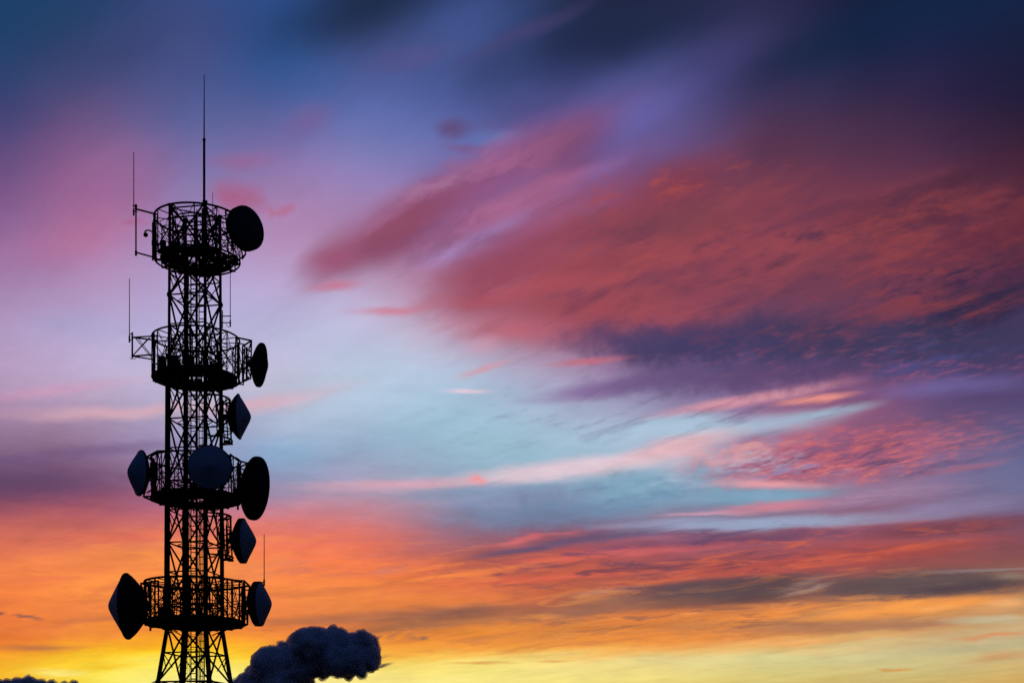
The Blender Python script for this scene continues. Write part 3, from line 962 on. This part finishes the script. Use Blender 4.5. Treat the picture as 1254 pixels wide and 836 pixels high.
# small cabinets, clamps and wiring on the platforms
rnd = random.Random(8)
for P, n_ in ((P1, 9), (P2, 8), (P3, 7), (P4, 4)):
    for k in range(n_):
        t = rnd.uniform(0, 2*pi); r = rnd.uniform(1.3, P[2]*.93)
        h = rnd.uniform(.3, .8)
        b = MB(); b.box((P[1].x + r*cos(t), r*sin(t), P[3] + h/2 + .03), rnd.uniform(.25, .5), rnd.uniform(.2, .4), h)
        b.build('equipment_cabinet', STEEL, P[0], smooth=False)
    w_ = MB()
    for k in range(24):
        t = rnd.uniform(0, 2*pi); r1 = P[2]*rnd.uniform(.9, 1.0); r0 = rnd.uniform(.4, 1.3)
        t2 = t + rnd.uniform(-.7, .7)
        A = Vector((P[1].x + r1*cos(t), r1*sin(t), rnd.uniform(P[3]+.2, P[4]))); B = Vector((r0*cos(t2), r0*sin(t2), rnd.uniform(P[3]-.1, P[4]-.3)))
        pts = []
        for s_ in range(13):
            f = s_/12; q = A.lerp(B, f); q.z -= .5*sin(pi*f)*rnd.uniform(.9, 1.1); pts.append(q)
        w_.path(pts, rnd.choice((.018, .024, .03)), 5)
    w_.build('wiring', CABLE, P[0])

# top: inner mast head and its struts
m = MB()
zt = zz(262)
for i in range(4):
    m.tube(corner(i, zt), corner(i+1, zt), .05, n=5); m.tube(corner(i, zt), (0.5, 0, zt), .04, n=5)
m.tube(Wl(250, 330, -.3), Wl(250, 256, -.3), .16, n=10)
for k in range(7):
    c = Wl(250, 318 - k*9, -.3); m.ring(c, .24, .035, 14, 5)
m.tube(Wl(249, 262, -.3), Wl(276, 268, -1.2), .05, n=5); m.tube(Wl(252, 274, -.3), Wl(278, 285, -1.2), .05, n=5)
m.tube(Wl(249, 262, -.3), Wl(205, 268, -1.0), .045, n=5)
m.build('mast_head', STEEL, tower)

# ------------------------------------------------------------------ dishes
def dish(pxx, pyy, rpx, az, hc, hs, hb, dy, label, radome=RADOME, arm=None, tip=.10, back=.30, kind='microwave_dish'):
    """az: compass direction it points to, degrees: 0 = away from camera, 90 = right"""
    p = W(pxx, pyy, dy); sc = (TY + dy)/F_PX
    r = rpx*sc; hc *= sc; hs *= sc; hb *= sc
    root = empty(kind, p, label, 'dish antenna', 'dish antennas on the tower', rz=radians(90 - az))
    # radome: a cone with softly rounded tip and rim
    prof = [(0.0, r*.995)]
    e = tip*1.3; q_ = math.sqrt(1 + e*e) - e
    for k in range(1, 25):
        f = 1 - k/24
        prof.append((hc*(1 - (math.sqrt(f*f + e*e) - e)/q_) * (1 - .20*f*(1-f)), max(r*f*.995, .004)))
    MB().lathe(prof, 64).build('radome', radome, root)
    sh = []
    sh += [(.012*r, r*.985), (.012*r, r*1.012), (-.02*r, r*1.018), (-hs, r*1.012), (-hs - .02*r, r*.985)]
    for k in range(1, 13):
        f = k/12
        sh.append((-hs - .02*r - hb*f, r*(.985 - (.985 - back)*(f**1.25))))
    sh.append((-hs - hb - .05*r, r*back*.55))
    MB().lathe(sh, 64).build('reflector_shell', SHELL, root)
    m = MB()
    xb = -hs - hb
    m.lathe([(xb + .02, r*.22), (xb - .18, r*.22), (xb - .20, r*.12), (xb - .42, r*.12)], 20)
    for k in range(8):
        t = 2*pi*k/8
        m.tube((xb + .02, r*.2*cos(t), r*.2*sin(t)), (-hs - .01, r*.93*cos(t), r*.93*sin(t)), .022*max(r, 1), n=5)
    m.build('hub', STEEL, root)
    m = MB()
    xp = xb - .42
    hgt = max(r*.75, .8)
    m.tube((xp, 0, -hgt), (xp, 0, hgt), .065, n=10)
    for s_ in (-.5, .5):
        m.tube((xp, 0, s_*hgt), (xb + .05, 0, s_*r*.3), .05, n=6)
        m.tube((xp, 0, s_*hgt), (-hs*.5 - hb*.6, r*.55, s_*r*.1), .028, n=5)
    if arm:
        inv = Matrix.Rotation(-radians(90 - az), 3, 'Z')
        for tgt, s_ in zip(arm, (.85, -.85)):
            m.tube((xp, 0, s_*hgt), inv @ (W(*tgt) - p), .05, n=6)
    m.build('mount', STEEL, root)
    # coax tail
    m = MB()
    q = Vector((xp + .1, 0, -.1))
    m.path([q + Vector((-.35*f, .15*sin(3*f), -.7*sin(pi*f)*.7)) for f in [i/10 for i in range(11)]], .028, 6)
    if arm:
        e1 = inv @ (W(arm[0][0], arm[0][1] + 6, arm[0][2]) - p); e2 = inv @ (W(250 if pxx > 240 else 230, arm[1][1] + 8, 0) - p)
        for (A, B, sag) in ((q, e1, .35), (e1, e2, .55), (e1 + Vector((0, 0, -.3)), e2 + Vector((0, 0, .5)), .8)):
            m.path([A.lerp(B, i/12) - Vector((0, 0, sag*sin(pi*i/12))) for i in range(13)], .030, 6)
    m.build('feed_cable', CABLE, root)
    return root

dish(303, 279, 26.0, 129, 6, 8, 12, -1.7, 'black round dish at the very top right of the tower, beside the topmost platform', RADOME_DARK, [(289, 268, -1.0), (289, 300, -1.0)], .2, .35)
dish(319.5, 447, 26.0, 63, 9, 2.5, 7, .6, 'narrow black dish seen from behind at the right of the second platform from the top', RADOME, [(307, 430, .3), (305, 462, .3)], .15, .4)
dish(293, 510, 27, 88.5, 14.5, 0.8, 11, -.3, 'pointed diamond-shaped dish on the right, just under the second platform from the top', RADOME, [(280, 497, -.2), (281, 528, -.2)], .18, .45)
dish(171, 579, 27.5, 238, 15, 1.5, 7, -.9, 'blue-grey cone-faced dish on the left of the third platform from the top', RADOME, [(184, 560, -.9), (180, 603, -.9)], .32, .45)
dish(257, 572, 27, 174, 12, 2, 8, -3.0, 'round blue-grey dish facing the camera in front of the third platform', RADOME, [(256, 562, -2.3), (256, 600, -2.3)], .12, .45)
dish(314, 598, 38, 56, 14, 4, 12, 1.4, 'largest black oval dish seen from behind, right of the third platform', RADOME, [(303, 578, .8), (303, 606, .8)], .12, .35)
dish(299.5, 662, 27, 92, 14.5, 5.5, 8, -.5, 'cone-faced dish with a short drum, on the right between the third and lowest platforms', RADOME, [(281, 645, -.2), (281, 675, -.2)], .20, .42)
dish(319.5, 739, 27, 95, 13.5, 7, 5, -.7, 'cone-faced drum dish at the right of the lowest platform under the thin whip', RADOME, [(305, 722, 0), (303, 758, 0)], .22, .6)
dish(155.5, 742, 40, 271, 23, 1.5, 19, .5, 'largest pointed dish, at the lower left beside the lowest platform', RADOME, [(173, 720, -.1), (174, 760, -.1)], .17, .45)

# ------------------------------------------------------------------ whips, rod and lamp
WG = 'thin whip antennas on the tower'
def whip(px_, ytop, ybot, dy, r, label, thick=None, arms=(), name='whip_antenna', cat='antenna', extra=None, group=WG):
    base = W(px_, ybot, dy)
    root = empty(name, base, label, cat, group)
    top = W(px_, ytop, dy) - base
    m = MB()
    if thick:
        mid = W(px_, thick[0], dy) - base
        m.tube((0, 0, 0), mid, thick[1], n=8); m.tube(mid - Vector((0, 0, .12)), mid, thick[1]*1.25, n=8)
        m.tube(mid, top, r, r*.55, n=8)
    else:
        m.tube((0, 0, 0), top, r, r*.7, n=8)
    m.build('rod', STEEL, root)
    m = MB(); m.tube((0, 0, -.05), (0, 0, .35), r*1.8, n=8)
    m.build('base_sleeve', STEEL, root)
    if arms or extra:
        m = MB()
        for a, b, rr in arms:
            m.tube(W(*a) - base, W(*b) - base, rr, n=6)
        if extra: extra(m, base)
        m.build('bracket', STEEL, root)
    return root
whip(250, 92, 262, -.3, .042, 'tall lightning rod rising from the top of the tower, highest point', (170, .075), name='lightning_rod', cat='lightning rod', group=None)
whip(260.5, 236, 300, .4, .022, 'short thin whip just right of the tall lightning rod, inside the top ring')
whip(163.8, 186, 263, -.5, .030, 'whip on an outrigger frame at the top left of the tower', arms=[
    ((166.5, 252, -.5), (166.5, 312, -.5), .048), ((162.5, 252, -.5), (168, 252, -.5), .035), ((162.5, 259, -.5), (168, 259, -.5), .035),
    ((166.5, 256, -.5), (192, 262.5, -.4), .055), ((166.5, 309, -.5), (190, 315.5, -.4), .048), ((166.5, 250.5, -.5), (166.5, 257, -.5), .075),
    ((166.5, 307, -.5), (166.5, 313, -.5), .07)])
def hook(m, base):
    c = W(163, 437, -.3) - base
    m.path([c + Vector((.2*cos(t), 0, .14*sin(t))) for t in [radians(180 + 180*i/8) for i in range(9)]], .018, 5)
whip(158.5, 341, 418, -.3, .030, 'whip on a crossed lattice arm at the left of the second platform', arms=[
    ((162, 407, -.3), (162, 438.5, -.3), .055), ((158, 409, -.3), (163, 409, -.3), .03), ((158, 416, -.3), (163, 416, -.3), .03),
    ((162, 413, -.3), (194, 411, -.3), .045), ((162, 413, -.3), (194, 417, -.6), .05), ((162, 436, -.3), (188, 434, -.3), .05), ((162, 436, -.3), (188, 440, -.6), .045),
    ((166, 414, -.3), (185, 437, -.3), .032), ((162, 436, -.3), (182, 414, -.3), .035), ((169, 414, -.6), (186, 436, -.6), .026), ((164, 434, -.6), (184, 413, -.6), .026),
    ((188.3, 408, -.4), (188.3, 467, -.4), .075)], extra=hook)
def hook2(m, base):
    c = W(280, 397, -.2) - base
    m.path([c + Vector((.12*cos(t), 0, .16*sin(t))) for t in [radians(170 + 190*i/8) for i in range(9)]], .018, 5)
whip(282, 322, 399, -.2, .026, 'thin whip hanging beside the shaft under the topmost platform', arms=[
    ((270, 387, -.2), (283, 387, -.2), .032), ((270, 395, -.2), (283, 395, -.2), .032), ((272.5, 380, -.2), (272.5, 402, -.2), .03)], extra=hook2)
whip(323.5, 654, 716, -.6, .030, 'short whip standing above the right-hand dish of the lowest platform', arms=[
    ((323.5, 712, -.6), (306, 720, -.2), .04), ((323.5, 716, -.6), (305, 730, -.2), .035)])

lp = W(179, 287, -.5)
lamp = empty('gooseneck_lamp', lp, 'small hooded lamp on a curved neck at the upper left of the topmost platform', 'lamp')
m = MB()
m.path([Vector((.20*cos(t) + .12, 0, .13 + .12*sin(t))) for t in [radians(190 - 160*i/10) for i in range(11)]] + [W(187, 284.5, -.5) - lp], .045, 6)
m.build('neck', STEEL, lamp)
m = MB()
rows = [(.10, .06), (.06, .12), (-.02, .145), (-.10, .13), (-.15, .06)]
o = len(m.v)
for z, r in rows:
    for i in range(16):
        t = 2*pi*i/16; m.v.append(Vector((r*cos(t) - .03, r*sin(t), z)))
for k in range(len(rows)-1):
    for i in range(16):
        j = (i+1) % 16; m.f.append((k*16+i, (k+1)*16+i, (k+1)*16+j, k*16+j))
m.f.append(tuple(range(16))); m.f.append(tuple(64+i for i in range(16))[::-1])
m.build('lamp_head', SHELL, lamp)
m = MB()
m.tube(W(187, 272, -.5) - lp, W(187, 319, -.5) - lp, .05, n=8)
for y_ in (273.5, 297, 317):
    m.tube(W(187, y_, -.5) - lp, W(191.5, y_ + .6, -.5) - lp, .05, n=6)
m.box(W(189, 298, -.5) - lp, .28, .25, .3)
m.build('mounting_post', STEEL, lamp)


# ------------------------------------------------------------------ dark cumulus near the horizon, far behind the tower
CLOUD = mat('cumulus_body', (0.66, 0.62, 0.70), 1.0, var=0.12, scale=0.003, spec=0.0)
VEIL = bpy.data.materials.new('cumulus_vapour'); VEIL.use_nodes = True
vt = VEIL.node_tree; vt.nodes.clear()
pv = vt.nodes.new('ShaderNodeVolumePrincipled'); pv.inputs['Color'].default_value = (0.90, 0.88, 0.93, 1); pv.inputs['Density'].default_value = 0.055
pv.inputs['Anisotropy'].default_value = 0.3
vo = vt.nodes.new('ShaderNodeOutputMaterial'); vt.links.new(pv.outputs[0], vo.inputs['Volume'])
import bmesh
def cumulus(name, outline, dist, seed, thick, label, vox=2.0):
    """heaped cloud: billows of three sizes grown round the main ones and fused; a solid heart inside a soft veil of vapour.
    outline = (photo x, photo y, radius px)"""
    k = dist/F_PX
    for part, shrink in (('core', 1.0), ('veil', 1.0)):
        rnd = random.Random(seed); bil = []
        for x, y, r in outline:
            c = Vector(((x-627)*k, dist + rnd.uniform(-.5, .5)*thick*k, EYE + (965-y)*k)); r *= .98
            bil.append((c, r*k*shrink, 3))
            for _ in range(int(3 + r*.3)):
                d = Vector((rnd.gauss(0, 1), rnd.gauss(0, 1), rnd.gauss(0, 1))).normalized()
                r2 = r*k*rnd.uniform(.22, .36)
                c2 = c + d*(r*k - r2*rnd.uniform(.3, .9)); bil.append((c.lerp(c2, shrink), r2*shrink, 2))
        bm_v, bm_f = [], []; proto = {}
        for lv in (2, 3):
            bm = bmesh.new(); bmesh.ops.create_icosphere(bm, subdivisions=lv + 2, radius=1)
            proto[lv] = ([v.co.copy() for v in bm.verts], [tuple(v.index for v in f.verts) for f in bm.faces]); bm.free()
        inset = 2.2*k if part == 'core' else 0.0
        for c, r, lv in bil:
            vs, fs = proto[lv]; o_ = len(bm_v)
            for v in vs:
                p = c + v*r
                n0 = noise.fractal(p/(26*k), 1.0, 2.0, 2); n1 = noise.fractal(p/(11*k) + Vector((4, 4, 4)), 1.0, 2.0, 4); n2 = noise.fractal(p/(3.6*k) + Vector((9, 3, 1)), 1.0, 2.1, 3)
                bm_v.append(p + v*min(1, r/(9*k))*(n0*4.0 + n1*3.0 + n2*1.7)*k - v*inset)
            bm_f += [tuple(o_+i for i in f) for f in fs]
        me = bpy.data.meshes.new(part); me.from_pydata([tuple(v) for v in bm_v], [], bm_f)
        me.materials.append(CLOUD if part == 'core' else VEIL); me.update()
        o = bpy.data.objects.new(name if part == 'core' else part, me); S.collection.objects.link(o)
        rm = o.modifiers.new('fuse', 'REMESH'); rm.mode = 'VOXEL'; rm.voxel_size = (vox if part == 'core' else vox*.55)*k; rm.use_smooth_shade = True
        if part == 'core':
            sm = o.modifiers.new('soften', 'SMOOTH'); sm.iterations = 8; sm.factor = .6
            root = o; o['label'] = label; o['kind'] = 'stuff'
        else:
            o.parent = root
    return root
DC = 7000.0
cumulus('cumulus_cloud', [(298, 838, 16), (314, 828, 22), (334, 818, 24), (360, 818, 26), (372, 796, 26), (392, 800, 30), (404, 792, 24), (424, 800, 26), (444, 790, 17), (448, 806, 19),
    (432, 812, 18), (414, 812, 20), (384, 812, 20), (318, 846, 28), (346, 842, 26), (366, 832, 16), (405, 824, 8), (424, 824, 9), (444, 822, 10), (392, 824, 8), (434, 794, 20), (420, 806, 24), (382, 790, 22), (398, 787, 21), (414, 790, 21), (430, 790, 18), (350, 808, 22), (447, 782, 12), (455, 800, 12), (457, 815, 10)], DC, 5, 60,
    'big dark blue heaped cloud low behind the tower')
cumulus('cumulus_cloud', [(2, 838, 8), (22, 840, 11), (36, 837, 11), (52, 842, 11), (64, 840, 9), (78, 840, 7), (88, 837, 6), (96, 838, 4), (6, 834, 6), (190, 840, 7)], DC*.9, 9, 14, 'small dark clouds peeping up at the lower left corner')
